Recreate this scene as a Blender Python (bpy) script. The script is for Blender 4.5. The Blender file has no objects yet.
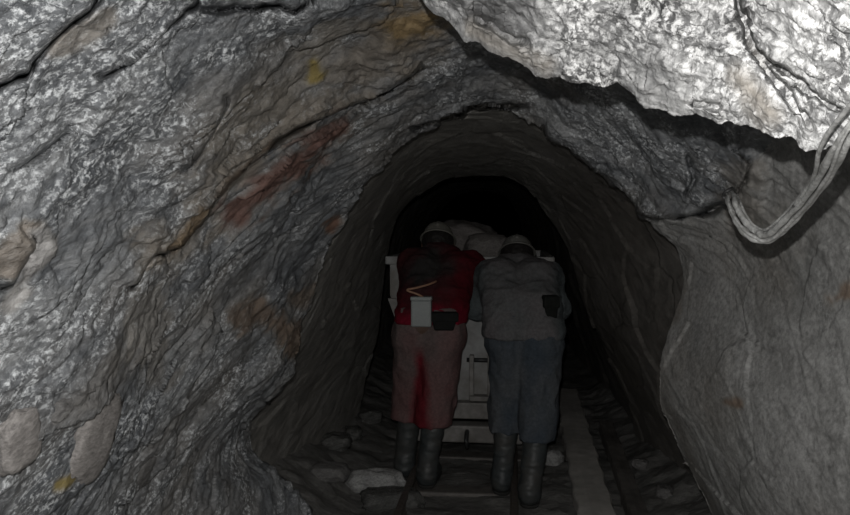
import bpy, bmesh, math, random
import numpy as np
from mathutils import Vector, Matrix, Euler

random.seed(5)
scene = bpy.context.scene
COL = scene.collection

# ------------------------------------------------------------------ camera
W, H, F = 850, 515, 736.0
CAM = np.array([0.0, 0.0, 1.45])
cam_data = bpy.data.cameras.new('camera')
cam = bpy.data.objects.new('camera', cam_data)
COL.objects.link(cam)
cam.location = CAM
cam.rotation_euler = (math.radians(90 - 2.5), 0, math.radians(6.8))
cam_data.sensor_width = 36.0
cam_data.lens = F / W * 36.0
cam_data.clip_start = 0.02
scene.camera = cam
RC = np.array(cam.rotation_euler.to_matrix())

# ------------------------------------------------------------------ light: the camera's own flash, nothing else underground
world = bpy.data.worlds.new('world')
scene.world = world
world.use_nodes = True
world.node_tree.nodes['Background'].inputs[0].default_value = (0, 0, 0, 1)
world.node_tree.nodes['Background'].inputs[1].default_value = 0.0
fl = bpy.data.lights.new('camera_flash', 'POINT')
fl.energy = 80.0
fl.color = (1.0, 0.985, 0.97)
fl.shadow_soft_size = 0.006
flo = bpy.data.objects.new('camera_flash', fl)
COL.objects.link(flo)
flo.location = (-0.02, -0.01, 1.45 + 0.075)

vs = scene.view_settings
vs.view_transform = 'Standard'
vs.look = 'None'
vs.gamma = 1.0
vs.use_curve_mapping = False
vs.exposure = 0.0


def ray(px, py):
    px = np.asarray(px, float); py = np.asarray(py, float)
    v = np.stack([(px - W / 2) / F, -(py - H / 2) / F, -np.ones_like(px)], -1)
    return v @ RC.T


def pix(px, py, d):
    """the point seen at a pixel, at depth y = d along the drift"""
    r = ray(px, py)
    return CAM + r * (np.asarray(d, float) / r[..., 1])[..., None]


def proj(P):
    q = (P - CAM) @ RC
    z = np.where(q[:, 2] < -1e-3, -q[:, 2], 1e9)
    return W / 2 + F * q[:, 0] / z, H / 2 - F * q[:, 1] / z, -q[:, 2]


# ------------------------------------------------------------------ numpy noise
def _h(i, j, k, s):
    n = (i.astype(np.uint32) * np.uint32(374761393) + j.astype(np.uint32) * np.uint32(668265263)
         + k.astype(np.uint32) * np.uint32(2147483647) + np.uint32((s * 1274126177) & 0xffffffff))
    n = (n ^ (n >> np.uint32(13))) * np.uint32(1274126177)
    n = n ^ (n >> np.uint32(16))
    n = (n ^ (n >> np.uint32(15))) * np.uint32(2246822519)
    return ((n ^ (n >> np.uint32(13))) & np.uint32(0xffffff)).astype(np.float32) / 16777215.0


def vnoise(P, s=0):
    P = P.astype(np.float32)
    f0 = np.floor(P)
    I = f0.astype(np.int64)
    f = P - f0
    f = f * f * f * (f * (f * 6 - 15) + 10)
    o = 0
    for a in (0, 1):
        wa = f[:, 0] if a else 1 - f[:, 0]
        for b in (0, 1):
            wb = f[:, 1] if b else 1 - f[:, 1]
            for c in (0, 1):
                wc = f[:, 2] if c else 1 - f[:, 2]
                o = o + wa * wb * wc * _h(I[:, 0] + a, I[:, 1] + b, I[:, 2] + c, s)
    return o * 2 - 1


def fbm(P, octv=4, s=0, gain=0.5):
    o = 0; a = 1.0
    for k in range(octv):
        o = o + a * vnoise(P * (2.03 ** k) + 17.3 * k, s + k)
        a *= gain
    return o


def facets(P, s=0, tilt=0.5):
    """broken-rock relief: every Voronoi cell is a plane of its own height and tilt"""
    P = P.astype(np.float32)
    I = np.floor(P).astype(np.int64)
    best = np.full(len(P), 1e9, np.float32)
    val = np.zeros(len(P), np.float32)
    for a in (-1, 0, 1):
        for b in (-1, 0, 1):
            for c in (-1, 0, 1):
                x, y, z = I[:, 0] + a, I[:, 1] + b, I[:, 2] + c
                d0 = P[:, 0] - x - _h(x, y, z, s)
                d1 = P[:, 1] - y - _h(x, y, z, s + 1)
                d2 = P[:, 2] - z - _h(x, y, z, s + 2)
                d = d0 * d0 + d1 * d1 + d2 * d2
                v = (_h(x, y, z, s + 3) - .5) + tilt * ((_h(x, y, z, s + 4) - .5) * d0
                     + (_h(x, y, z, s + 5) - .5) * d1 + (_h(x, y, z, s + 6) - .5) * d2) * 2
                m = d < best
                best = np.where(m, d, best)
                val = np.where(m, v, val)
    return val


_t = np.array([.12, .80, .59]); _t /= np.linalg.norm(_t)
_n = np.array([.30, -.55, .78]); _n -= _t * (_n @ _t); _n /= np.linalg.norm(_n)
FOL = np.stack([_t, _n, np.cross(_t, _n)])          # the rock's foliation


def relief(P, amp=1.0):
    Q = P @ FOL.T
    Wp = Q + 0.10 * np.stack([vnoise(P * 3.1, 50), vnoise(P * 3.1, 51), vnoise(P * 3.1, 52)], -1)
    d = 0.040 * fbm(P * 1.9, 3, 1)
    d = d + 0.026 * facets(Wp * np.array([2.0, 5.5, 3.2]), 10, .55)
    d = d + 0.011 * facets(Wp * np.array([6.0, 16., 9.0]), 30, .7)
    saw = Wp[:, 1] * 9 + 0.8 * vnoise(P * 2.2, 70)
    d = d + 0.005 * (saw - np.floor(saw)) * (0.5 + 0.5 * vnoise(P * 1.7, 71))
    d = d + 0.009 * fbm(Wp * np.array([9., 24., 16.]), 4, 80, .6)
    return d * amp


# ------------------------------------------------------------------ mesh helpers
def mesh_np(name, V, Q, mat=None, parent=None, smooth=True, attrs=None):
    me = bpy.data.meshes.new(name)
    V = np.ascontiguousarray(V, np.float32); Q = np.ascontiguousarray(Q, np.int32)
    k = Q.shape[1]
    me.vertices.add(len(V)); me.vertices.foreach_set('co', V.ravel())
    me.loops.add(Q.size); me.loops.foreach_set('vertex_index', Q.ravel())
    me.polygons.add(len(Q))
    me.polygons.foreach_set('loop_start', np.arange(0, Q.size, k, dtype=np.int32))
    me.polygons.foreach_set('use_smooth', np.full(len(Q), smooth, dtype=bool))
    me.update(calc_edges=True)
    for an, (ty, arr) in (attrs or {}).items():
        at = me.attributes.new(an, ty, 'POINT')
        at.data.foreach_set('color' if ty == 'FLOAT_COLOR' else ('vector' if ty == 'FLOAT_VECTOR' else 'value'),
                            np.ascontiguousarray(arr, np.float32).ravel())
    if mat: me.materials.append(mat)
    o = bpy.data.objects.new(name, me)
    COL.objects.link(o)
    o.parent = parent
    return o


def bobj(name, bm, mat, parent=None, smooth=False, loc=None):
    bmesh.ops.recalc_face_normals(bm, faces=bm.faces)
    me = bpy.data.meshes.new(name)
    bm.to_mesh(me); bm.free()
    if smooth:
        for p in me.polygons: p.use_smooth = True
    me.materials.append(mat)
    o = bpy.data.objects.new(name, me)
    COL.objects.link(o)
    o.parent = parent
    if loc is not None: o.location = loc
    return o


def tag(o, label=None, cat=None, group=None, kind=None):
    if label: o['label'] = label
    if cat: o['category'] = cat
    if group: o['group'] = group
    if kind: o['kind'] = kind
    return o


def empty(name, loc=(0, 0, 0)):
    o = bpy.data.objects.new(name, None)
    COL.objects.link(o)
    o.location = loc
    o.empty_display_size = 0.1
    return o


def box(bm, c, s, rot=None, bev=0.0):
    M = Matrix.Translation(Vector(c))
    if rot is not None: M = M @ Euler(rot).to_matrix().to_4x4()
    M = M @ Matrix.Diagonal((s[0], s[1], s[2], 1))
    r = bmesh.ops.create_cube(bm, size=1.0, matrix=M)
    if bev:
        es = list({e for v in r['verts'] for e in v.link_edges})
        bmesh.ops.bevel(bm, geom=es, offset=bev, segments=2, affect='EDGES', profile=.5)


def prism(bm, pts, y0, y1, bev=0.0):
    """polygon in x,z pulled along y"""
    a = [bm.verts.new((p[0], y0, p[1])) for p in pts]
    b = [bm.verts.new((p[0], y1, p[1])) for p in pts]
    n = len(pts)
    fs = [bm.faces.new(a), bm.faces.new(b[::-1])]
    for i in range(n):
        fs.append(bm.faces.new((a[i], a[(i + 1) % n], b[(i + 1) % n], b[i])))
    if bev:
        es = list({e for f in fs for e in f.edges})
        bmesh.ops.bevel(bm, geom=es, offset=bev, segments=1, affect='EDGES')


def smooth_path(pts, n):
    P = np.array(pts, float)
    P = np.vstack([2 * P[0] - P[1], P, 2 * P[-1] - P[-2]])
    out = []
    for i in range(1, len(P) - 2):
        for t in np.linspace(0, 1, n, endpoint=False):
            p0, p1, p2, p3 = P[i - 1:i + 3]
            out.append(.5 * (2 * p1 + (p2 - p0) * t + (2 * p0 - 5 * p1 + 4 * p2 - p3) * t * t + (3 * p1 - p0 - 3 * p2 + p3) * t ** 3))
    out.append(P[-2])
    return np.array(out)


def tube(bm, pts, r, seg=10, rfun=None):
    pts = [Vector(p) for p in pts]
    rings = []
    up = Vector((0.13, 0.2, 1)).normalized()
    for i, p in enumerate(pts):
        t = (pts[min(i + 1, len(pts) - 1)] - pts[max(i - 1, 0)]).normalized()
        s = t.cross(up)
        if s.length < 1e-3: s = t.cross(Vector((1, 0, 0)))
        s.normalize(); u = s.cross(t)
        rr = rfun(i) if rfun else r
        rings.append([bm.verts.new(p + rr * (math.cos(a) * s + math.sin(a) * u)) for a in [2 * math.pi * k / seg for k in range(seg)]])
    for a, b in zip(rings, rings[1:]):
        for k in range(seg):
            bm.faces.new((a[k], a[(k + 1) % seg], b[(k + 1) % seg], b[k]))
    bm.faces.new(rings[0][::-1]); bm.faces.new(rings[-1])


# ------------------------------------------------------------------ materials
class NT:
    def __init__(s, name):
        s.m = bpy.data.materials.new(name); s.m.use_nodes = True
        s.t = s.m.node_tree; s.b = s.t.nodes['Principled BSDF']

    def n(s, ty, **kw):
        nd = s.t.nodes.new('ShaderNode' + ty)
        for k, v in kw.items():
            if isinstance(k, str) and k.startswith('i_'):
                nd.inputs[k[2:].replace('_', ' ')].default_value = v
            else:
                setattr(nd, k, v)
        return nd

    def l(s, a, b): s.t.links.new(a, b)

    def noise(s, vec, scale, detail=4, rough=.55, dist=0.0):
        nd = s.n('TexNoise', i_Scale=scale, i_Detail=detail, i_Roughness=rough, i_Distortion=dist)
        s.l(vec, nd.inputs['Vector']); return nd.outputs[0]

    def ramp(s, fac, stops):
        nd = s.n('ValToRGB'); e = nd.color_ramp.elements
        while len(e) < len(stops): e.new(.5)
        for k, (p, c) in zip(e, stops):
            k.position = p; k.color = (c, c, c, 1) if not hasattr(c, '__len__') else (*c, 1)
        s.l(fac, nd.inputs[0]); return nd.outputs[0]

    def math(s, op, a, b=None):
        nd = s.n('Math', operation=op)
        for i, v in enumerate((a, b)):
            if v is None: continue
            if hasattr(v, 'node'): s.l(v, nd.inputs[i])
            else: nd.inputs[i].default_value = v
        return nd.outputs[0]

    def mix(s, fac, a, b, mode='MIX'):
        nd = s.n('Mix', data_type='RGBA', blend_type=mode)
        for sock, v in ((nd.inputs[0], fac), (nd.inputs[6], a), (nd.inputs[7], b)):
            if hasattr(v, 'node'): s.l(v, sock)
            elif hasattr(v, '__len__'): sock.default_value = (*v, 1)
            else: sock.default_value = v
        return nd.outputs[2]

    def vscale(s, vec, sc):
        nd = s.n('VectorMath', operation='MULTIPLY'); s.l(vec, nd.inputs[0]); nd.inputs[1].default_value = sc
        return nd.outputs[0]

    def bump(s, h, strength=.4, dist=.01):
        nd = s.n('Bump', i_Strength=strength, i_Distance=dist); s.l(h, nd.inputs['Height'])
        s.l(nd.outputs[0], s.b.inputs['Normal'])


def rock_material(name, dark, mid, light, white, speck=(.56, .66), mask=(.42, .62), rough=(.45, .75), bumpd=.012, stains=True, brown=None, iso=False, contrast=1.0):
    m = NT(name)
    fol = m.n('Attribute', attribute_name='fol').outputs['Vector']
    if iso: fol = m.vscale(fol, (1.6, .62, .85))
    big = m.noise(m.vscale(fol, (1.3, 4.5, 2.5)), 1.0, 6, .62, .6)
    med = m.noise(m.vscale(fol, (9, 24, 16)), 1.0, 6, .70, .35)
    fin = m.noise(m.vscale(fol, (45, 90, 70)), 1.0, 4, .7)
    v = m.math('ADD', m.math('MULTIPLY', m.math('SUBTRACT', v0 := m.math('ADD', m.math('MULTIPLY', big, .55), m.math('MULTIPLY', med, .45)), .5), contrast), .5)
    c = m.ramp(v, [(.33, dark), (.48, mid), (.66, light)])
    if brown is not None:
        c = m.mix(m.ramp(m.noise(m.vscale(fol, (1.1, 2.2, 1.7)), 1.3, 5, .6), [(.48, 0.0), (.68, .75)]), c, brown)
    c = m.mix(.75, c, m.ramp(fin, [(.3, .45), (.7, 1.4)]), 'MULTIPLY')
    wm = m.noise(m.vscale(fol, (2.2, 5.0, 3.5)), 1.6, 5, .65)
    sp = m.noise(m.vscale(fol, (24, 38, 33)), 2.4, 5, .74, .2)
    if stains:
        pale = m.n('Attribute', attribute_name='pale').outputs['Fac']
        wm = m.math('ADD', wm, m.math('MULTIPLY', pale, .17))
    w = m.math('MULTIPLY', m.ramp(wm, [(mask[0], 0.0), (mask[1], 1.0)]), m.ramp(sp, [(speck[0], 0.0), (speck[1], 1.0)]))
    c = m.mix(w, c, white)
    if stains:
        st = m.n('Attribute', attribute_name='stain')
        grain = m.ramp(med, [(.3, .6), (.7, 1.35)])
        sc = m.mix(1.0, st.outputs['Color'], grain, 'MULTIPLY')
        c = m.mix(st.outputs['Alpha'], c, sc)
    m.l(c, m.b.inputs['Base Color'])
    rr = m.n('MapRange', i_To_Min=rough[0], i_To_Max=rough[1]); m.l(med, rr.inputs[0]); rr.inputs[1].default_value = .35; rr.inputs[2].default_value = .65
    m.l(rr.outputs[0], m.b.inputs['Roughness'])
    m.b.inputs['Specular IOR Level'].default_value = .35
    hh = m.math('ADD', m.math('MULTIPLY', med, 1.0), m.math('MULTIPLY', fin, .45))
    m.bump(hh, .9, bumpd)
    return m.m


def plain(name, col, rough=.6, metal=0.0, var=.25, scale=30, bump=.3, bd=.003, spec=.4, attr=False, dirt=None):
    m = NT(name)
    co = m.n('TexCoord').outputs['Object']
    n1 = m.noise(co, scale, 5, .6)
    n2 = m.noise(co, scale * .22, 4, .6)
    base = m.n('Attribute', attribute_name='Col').outputs['Color'] if attr else col
    c = m.mix(1.0, base, m.ramp(n1, [(.3, 1 - var), (.7, 1 + var)]), 'MULTIPLY')
    if dirt: c = m.mix(m.ramp(n2, [(.45, 0.0), (.65, .8)]), c, dirt)
    m.l(c, m.b.inputs['Base Color'])
    m.b.inputs['Roughness'].default_value = rough
    m.b.inputs['Metallic'].default_value = metal
    m.b.inputs['Specular IOR Level'].default_value = spec
    m.bump(n1, bump, bd)
    return m.m


M_WALL = rock_material('foliated_grey_rock', (.075, .081, .088), (.15, .157, .164), (.28, .285, .286), (.66, .68, .69), speck=(.49, .62), mask=(.47, .62), brown=(.185, .168, .147), contrast=1.25)
M_WALLR = rock_material('smooth_brown_grey_rock', (.22, .22, .212), (.31, .308, .298), (.39, .388, .378), (.50, .51, .51), mask=(.56, .72), brown=(.25, .234, .21), bumpd=.0035, iso=True, contrast=1.35)
M_SLAB = rock_material('pale_speckled_rock', (.05, .05, .05), (.19, .19, .19), (.40, .40, .395), (.80, .80, .79), speck=(.46, .58), mask=(.46, .66), rough=(.55, .8), bumpd=.008, iso=True, contrast=1.6)
M_FLOOR = rock_material('dark_wet_mud', (.085, .083, .078), (.15, .147, .138), (.235, .23, .217), (.30, .30, .29), mask=(.6, .75), rough=(.35, .75), stains=False)
M_STONE = rock_material('loose_grey_stone', (.09, .09, .088), (.16, .155, .15), (.25, .245, .235), (.45, .45, .44), mask=(.5, .7), stains=False)
M_PALE = rock_material('pale_pinkish_stone', (.22, .205, .195), (.29, .272, .258), (.35, .33, .315), (.5, .5, .49), mask=(.62, .8), stains=False, bumpd=.006)
M_WETST = rock_material('wet_black_stone', (.06, .06, .058), (.09, .09, .085), (.16, .16, .15), (.3, .3, .3), mask=(.6, .75), rough=(.10, .28), stains=False)
M_CREST = rock_material('pale_stone_and_glint', (.25, .25, .245), (.40, .40, .39), (.55, .55, .54), (.75, .75, .74), mask=(.45, .65), rough=(.12, .35), stains=False)  # its paleness paints the wet highlight on the boulder; also the small pale stone
M_ORE = rock_material('tan_ore', (.135, .124, .115), (.18, .166, .156), (.225, .21, .20), (.29, .28, .27), mask=(.6, .8), stains=False)

# ------------------------------------------------------------------ rock shell of the drift
ARCH = [((318, 560), 0), ((283, 482), 0), ((246, 432), 0), ((298, 366), 0), ((336, 245), 0), ((384, 172), 0), ((428, 126), 0),
        ((478, 112), 0), ((530, 120), 0), ((583, 160), 0), ((641, 212), 0), ((681, 270), 0), ((657, 382), 0), ((688, 470), 0), ((722, 540), 0), (None, (.95, -.2))]
arch = []
for p, q in ARCH:
    if p is None: arch.append(q)
    else:
        w = pix(p[0], p[1], 3.0); arch.append((w[0], w[2]))
ST = [
    (-1.5, [(-1.1, -.2), (-1.08, .4), (-1.02, .65), (-.95, .95), (-.86, 1.35), (-.76, 1.65), (-.58, 1.92), (-.2, 2.08), (.2, 2.08), (.5, 1.95), (.68, 1.65), (.8, 1.3), (.82, .85), (.84, .5), (.88, .2), (.9, -.2)]),
    (1.0, [(-1.1, -.2), (-1.08, .4), (-1.05, .65), (-1.0, .95), (-.92, 1.35), (-.82, 1.65), (-.64, 1.95), (-.2, 2.22), (.2, 2.25), (.62, 2.1), (.9, 1.75), (1.02, 1.3), (1.02, .85), (1.02, .5), (1.02, .2), (1.0, -.2)]),
    (2.0, [(-1.15, -.2), (-1.15, .4), (-1.1, .65), (-.98, .95), (-.86, 1.35), (-.71, 1.68), (-.52, 1.95), (-.15, 2.12), (.15, 2.14), (.50, 1.98), (.74, 1.68), (.84, 1.3), (.82, .85), (.85, .5), (.88, .2), (.9, -.2)]),
    (3.0, arch),
    (3.13, [(-1.32, -.2), (-1.3, .4), (-1.18, .65), (-.98, .95), (-.82, 1.38), (-.60, 1.70), (-.40, 1.93), (-.12, 1.97), (.1, 1.95), (.36, 1.80), (.62, 1.58), (.82, 1.3), (.84, .85), (.90, .5), (.96, .2), (1.0, -.2)]),
    (3.9, [(-1.25, -.2), (-1.18, .4), (-1.08, .65), (-.96, .95), (-.83, 1.35), (-.66, 1.64), (-.46, 1.83), (-.18, 1.88), (.02, 1.87), (.24, 1.76), (.46, 1.55), (.62, 1.3), (.70, .85), (.82, .5), (.92, .2), (1.0, -.2)]),
    (5.0, [(-1.1, -.2), (-1.0, .4), (-.93, .65), (-.89, .95), (-.83, 1.36), (-.72, 1.58), (-.5, 1.74), (-.25, 1.79), (-.05, 1.77), (.10, 1.68), (.24, 1.5), (.36, 1.3), (.50, .85), (.66, .5), (.80, .2), (.85, -.2)]),
    (5.25, [(-1.2, -.2), (-1.2, .4), (-1.2, .65), (-1.15, .95), (-1.05, 1.4), (-.9, 1.7), (-.65, 1.95), (-.25, 2.05), (.05, 2.03), (.3, 1.9), (.45, 1.65), (.55, 1.3), (.62, .85), (.72, .5), (.82, .2), (.9, -.2)]),
    (13.5, [(-1.6, -.2), (-1.6, .4), (-1.6, .65), (-1.55, .95), (-1.45, 1.4), (-1.3, 1.7), (-1.05, 1.95), (-.65, 2.05), (-.35, 2.03), (-.1, 1.9), (.05, 1.65), (.15, 1.3), (.22, .85), (.3, .5), (.4, .2), (.5, -.2)]),
]
NS = 60
prof = np.stack([np.array([[p[0], 0, p[1]] for p in pts]) for _, pts in ST])
prof = np.stack([smooth_path(p, NS) for p in prof])[:, :, [0, 2]]          # stations x U x 2
sy = np.array([s[0] for s in ST])
ys = np.concatenate([np.arange(-1.2, .5, .03), np.arange(.5, 1.9, .004), np.arange(1.9, 3.45, .006), np.arange(3.45, 5.6, .015), np.arange(5.6, 13, .06)])
U = prof.shape[1]
uu = np.arange(U) / NS
YY, UU = np.meshgrid(ys, uu, indexing='ij')
# the edge of the arch wanders back and forth along the drift
warp = 0.10 * fbm(np.stack([UU.ravel() * .9, YY.ravel() * .0, YY.ravel() * 0], -1), 3, 5).reshape(YY.shape)
warp *= np.clip(1 - np.abs(YY - 3.05) / .9, 0, 1)
yl = np.clip(YY + warp, sy[0], sy[-1])
k = np.clip(np.searchsorted(sy, yl, side='right') - 1, 0, len(sy) - 2)
f = (yl - sy[k]) / (sy[k + 1] - sy[k])
ui = np.broadcast_to(np.arange(U), YY.shape)
X = prof[k, ui, 0] * (1 - f) + prof[k + 1, ui, 0] * f
Z = prof[k, ui, 1] * (1 - f) + prof[k + 1, ui, 1] * f
G = np.stack([X, YY, Z], -1)


def gnormals(G, flip=False):
    n = np.cross(np.gradient(G, axis=0), np.gradient(G, axis=1))
    n /= np.linalg.norm(n, axis=-1, keepdims=True) + 1e-12
    return -n if flip else n


N = gnormals(G)
mid = np.array([-.1, 0, 1.0])
if (N[120, U // 2] @ (mid - G[120, U // 2])) < 0: N = -N          # into the drift
sh = G.shape[:2]
P0 = G.reshape(-1, 3)
d = relief(P0)
smooth_r = np.clip((UU.ravel() - 9.6) / 1.5, 0, 1) * (P0[:, 1] < 3.2)     # the right wall is smoother
far = np.clip((P0[:, 1] - 3.1) / .3, 0, 1)
d = d * (1 - .82 * smooth_r) * (1 - .85 * far)
iso_w = np.maximum(smooth_r, far)
d = d + iso_w * (.014 * facets(P0 * np.array([3.2, 2.6, 3.6]) + .15 * np.stack([vnoise(P0 * 5, 60), vnoise(P0 * 5, 61), vnoise(P0 * 5, 62)], -1), 63, .7) + .0035 * fbm(P0 * np.array([7., 4., 7.]), 3, 66, .5))
Nf = N.reshape(-1, 3)
P1 = P0 + Nf * d[:, None]


def poly_dist(qx, qy, pts):
    """distance and signed side (positive: below or right of the line as drawn) to a polyline"""
    bd = np.full(len(qx), 1e9); sd = np.zeros(len(qx)); tt = np.zeros(len(qx))
    n = len(pts) - 1
    for i in range(n):
        (ax, ay), (bx, by) = pts[i], pts[i + 1]
        ex, ey = bx - ax, by - ay
        L = ex * ex + ey * ey
        t = np.clip(((qx - ax) * ex + (qy - ay) * ey) / L, 0, 1)
        dx, dy = qx - ax - t * ex, qy - ay - t * ey
        dd = np.hypot(dx, dy)
        m = dd < bd
        bd = np.where(m, dd, bd)
        sd = np.where(m, np.sign(ex * dy - ey * dx), sd)
        tt = np.where(m, (i + t) / n, tt)
    return bd, sd, tt


# cracks and ledges: (points, groove width px, groove depth m, step m on the upper side, step reach px)
CRACKS = [
    ([(-10, 90), (10, 74), (22, 73), (28, 60), (50, 38), (75, 15), (100, -8)], 2.8, .13, .02, 60),
    ([(98, 78), (130, 60), (150, 42), (165, 22), (182, 8), (200, 2)], 2.7, .11, .02, 50),
    ([(200, 10), (240, 8), (280, 4), (295, 12), (308, 2), (315, -6)], 2.0, .10, .0, 40),
    ([(262, 150), (290, 130), (330, 112), (365, 98), (400, 82), (425, 66)], 1.9, .12, .02, 45),
    ([(172, 250), (178, 236), (200, 212), (225, 180), (250, 158), (275, 142)], 2.2, .06, .03, 40),
    ([(130, 290), (140, 270), (153, 254), (168, 252)], 2.2, .06, .02, 30),
    ([(0, 288), (8, 282), (20, 255), (33, 236)], 2.4, .08, .03, 30),
    ([(265, 404), (282, 388), (300, 370)], 2.0, .07, .02, 25),
    ([(410, 130), (428, 125), (455, 119), (470, 108), (500, 105), (530, 106)], 2.2, .10, .0, 30),
    ([(540, 128), (552, 136), (572, 144), (590, 160), (606, 172), (622, 190), (640, 210), (655, 232), (672, 262)], 2.6, .10, .035, 40),
    ([(640, 206), (660, 211), (682, 213), (705, 209), (728, 203)], 2.8, .09, .04, 45),
    ([(745, 148), (735, 150), (752, 165), (744, 182), (733, 197)], 1.8, .05, .0, 25),
    ([(535, 152), (556, 160), (560, 166), (572, 160), (585, 158)], 2.0, .06, .015, 20),
    ([(690, 150), (700, 175), (690, 190)], 1.5, .03, .0, 20),
    ([(10, 172), (40, 150), (70, 128)], 1.8, .04, .012, 30),
    ([(60, 330), (85, 290), (100, 262)], 1.8, .04, .012, 30),
    ([(180, 170), (210, 130), (225, 95)], 1.8, .04, .015, 30),
]
qx, qy, qd = proj(P1)
vis = (P1[:, 1] > .45) & (P1[:, 1] < 3.3)
wob = 2.2 * fbm(P1 * 14, 3, 90)
extra = np.zeros(len(P1)); extra_g = np.zeros(len(P1))
for pts, wd, dep, stp, reach in CRACKS:
    a = np.array(pts)
    m = vis & (qx > a[:, 0].min() - 80) & (qx < a[:, 0].max() + 80) & (qy > a[:, 1].min() - 80) & (qy < a[:, 1].max() + 80)
    ii = np.nonzero(m)[0]
    bd, sd, tt = poly_dist(qx[ii] + wob[ii], qy[ii] + np.roll(wob, 7777)[ii] * .8, pts)
    ends = np.clip(np.minimum(tt, 1 - tt) * 9, 0, 1)
    wv = 1.25 * wd * (.75 + .5 * vnoise(P1[ii] * 9, 91))
    extra_g[ii] -= 3.2 * dep * np.exp(-(bd / np.maximum(wv, .6)) ** 2 * .8) * np.sqrt(ends)
    extra[ii] += stp * np.exp(-bd / reach) * (sd < 0) * ends
RAY1 = (P1 - CAM) / np.linalg.norm(P1 - CAM, axis=1, keepdims=True)
P2 = P1 + RAY1 * (-extra_g)[:, None] + Nf * extra[:, None]

# stains of the rock itself (iron, clay, pale veins)
stain = np.zeros((len(P2), 4), np.float32)
pale = np.zeros(len(P2), np.float32)
edge = fbm(P2 @ FOL.T * np.array([9, 20, 14]), 4, 95)


def streak(pts, hw, col, a=1.0):
    p = np.array(pts)
    m = vis & (qx > p[:, 0].min() - 3 * hw) & (qx < p[:, 0].max() + 3 * hw) & (qy > p[:, 1].min() - 3 * hw) & (qy < p[:, 1].max() + 3 * hw)
    ii = np.nonzero(m)[0]
    bd, _, tt = poly_dist(qx[ii], qy[ii], pts)
    w = np.clip(1.25 - bd / hw + .55 * edge[ii], 0, 1)
    w = (w * w * (3 - 2 * w) * a)[:, None]
    stain[ii, :3] = stain[ii, :3] * (1 - w) + np.array(col) * w
    stain[ii, 3] = np.maximum(stain[ii, 3], w[:, 0])


stain[:, :3] = (.2, .17, .13)
streak([(420, 20), (360, 70), (300, 110), (255, 150), (200, 210), (165, 250)], 34, (.205, .178, .145), .75)
streak([(330, 40), (300, 75), (240, 120), (220, 140)], 22, (.18, .165, .14), .6)
streak([(195, 205), (180, 232), (172, 246)], 10, (.19, .13, .07), .85)
streak([(268, 145), (235, 168), (212, 190)], 7, (.18, .12, .07), .8)
streak([(236, 206), (262, 190), (290, 165), (335, 128)], 19, (.12, .058, .045), .92)
streak([(312, 62), (312, 76)], 9, (.25, .19, .05), .9)
streak([(398, 26), (425, 16)], 20, (.27, .185, .08), .9)
streak([(240, 318), (262, 312), (290, 330), (300, 345)], 16, (.17, .10, .055), .7)
streak([(300, 300), (335, 285), (345, 260)], 12, (.16, .10, .06), .6)
streak([(330, 228), (336, 222)], 8, (.20, .085, .045), .8)
streak([(58, 484), (72, 478)], 9, (.26, .20, .06), .9)
streak([(0, 268), (14, 246), (26, 232)], 16, (.19, .165, .14), .9)
streak([(8, 300), (26, 275), (42, 245)], 14, (.44, .43, .42), .9)
streak([(145, 300), (150, 340), (158, 372)], 18, (.20, .195, .185), .8)
streak([(105, 20), (60, 45)], 14, (.27, .25, .225), .8)
streak([(740, 175), (745, 215)], 22, (.16, .155, .148), .7)
streak([(725, 402), (738, 404)], 7, (.24, .14, .08), .7)
streak([(838, 298), (850, 292)], 10, (.25, .15, .09), .7)
streak([(660, 250), (668, 310)], 16, (.14, .115, .095), .6)
sx, sz = qx, qy
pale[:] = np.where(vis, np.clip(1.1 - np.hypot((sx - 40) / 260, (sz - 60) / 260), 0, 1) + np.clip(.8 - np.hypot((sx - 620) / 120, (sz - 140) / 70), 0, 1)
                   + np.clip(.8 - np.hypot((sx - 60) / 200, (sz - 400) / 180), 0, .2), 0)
innerf = np.clip((P2[:, 1] - 3.05) / .25, 0, 1) * .8          # the inner drift gets its own tone, darker brown on the right
stain[:, :3] = stain[:, :3] * (1 - innerf[:, None]) + np.array((.235, .23, .212)) * innerf[:, None]
rr_ = (innerf * np.clip((P2[:, 0] - .1) / .3, 0, 1))[:, None]
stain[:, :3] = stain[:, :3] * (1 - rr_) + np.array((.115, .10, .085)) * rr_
stain[:, 3] = np.maximum(stain[:, 3], innerf)
fol = P2 @ FOL.T

PG = P2.reshape(*sh, 3)


line = np.array([(590, 600), (600, 400), (600, 172), (622, 190), (640, 208), (660, 212), (682, 214), (705, 210), (728, 204), (742, 185), (755, 160), (790, 120), (1200, -300)], float)
uq = UU.ravel()
side = np.interp(qx + wob * 1.5, line[3:, 0], line[3:, 1])
right_side = np.where(vis & (qx > 600) & (qx < 1100), (qy + wob > side) & (uq > 8.5), uq > 10)


def patch(name, u0, u1, mat, label):
    a, b = int(u0 * NS), int(u1 * NS)
    idx = np.arange(sh[0] * sh[1]).reshape(sh)[:, a:b + 1]
    nr, nc = idx.shape
    vi = idx.ravel()
    g = np.arange(nr * nc).reshape(nr, nc)
    Q = np.stack([g[:-1, :-1], g[:-1, 1:], g[1:, 1:], g[1:, :-1]], -1).reshape(-1, 4)
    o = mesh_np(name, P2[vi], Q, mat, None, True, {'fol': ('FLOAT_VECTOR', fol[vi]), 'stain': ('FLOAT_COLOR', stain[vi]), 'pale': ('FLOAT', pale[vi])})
    if u0 >= 6:
        o.data.materials.clear(); o.data.materials.append(M_WALL); o.data.materials.append(M_WALLR)
        fi = vi[Q[:, 0]]
        o.data.polygons.foreach_set('material_index', right_side[fi].astype(np.int32))
    return tag(o, label, None, None, 'structure')


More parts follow.
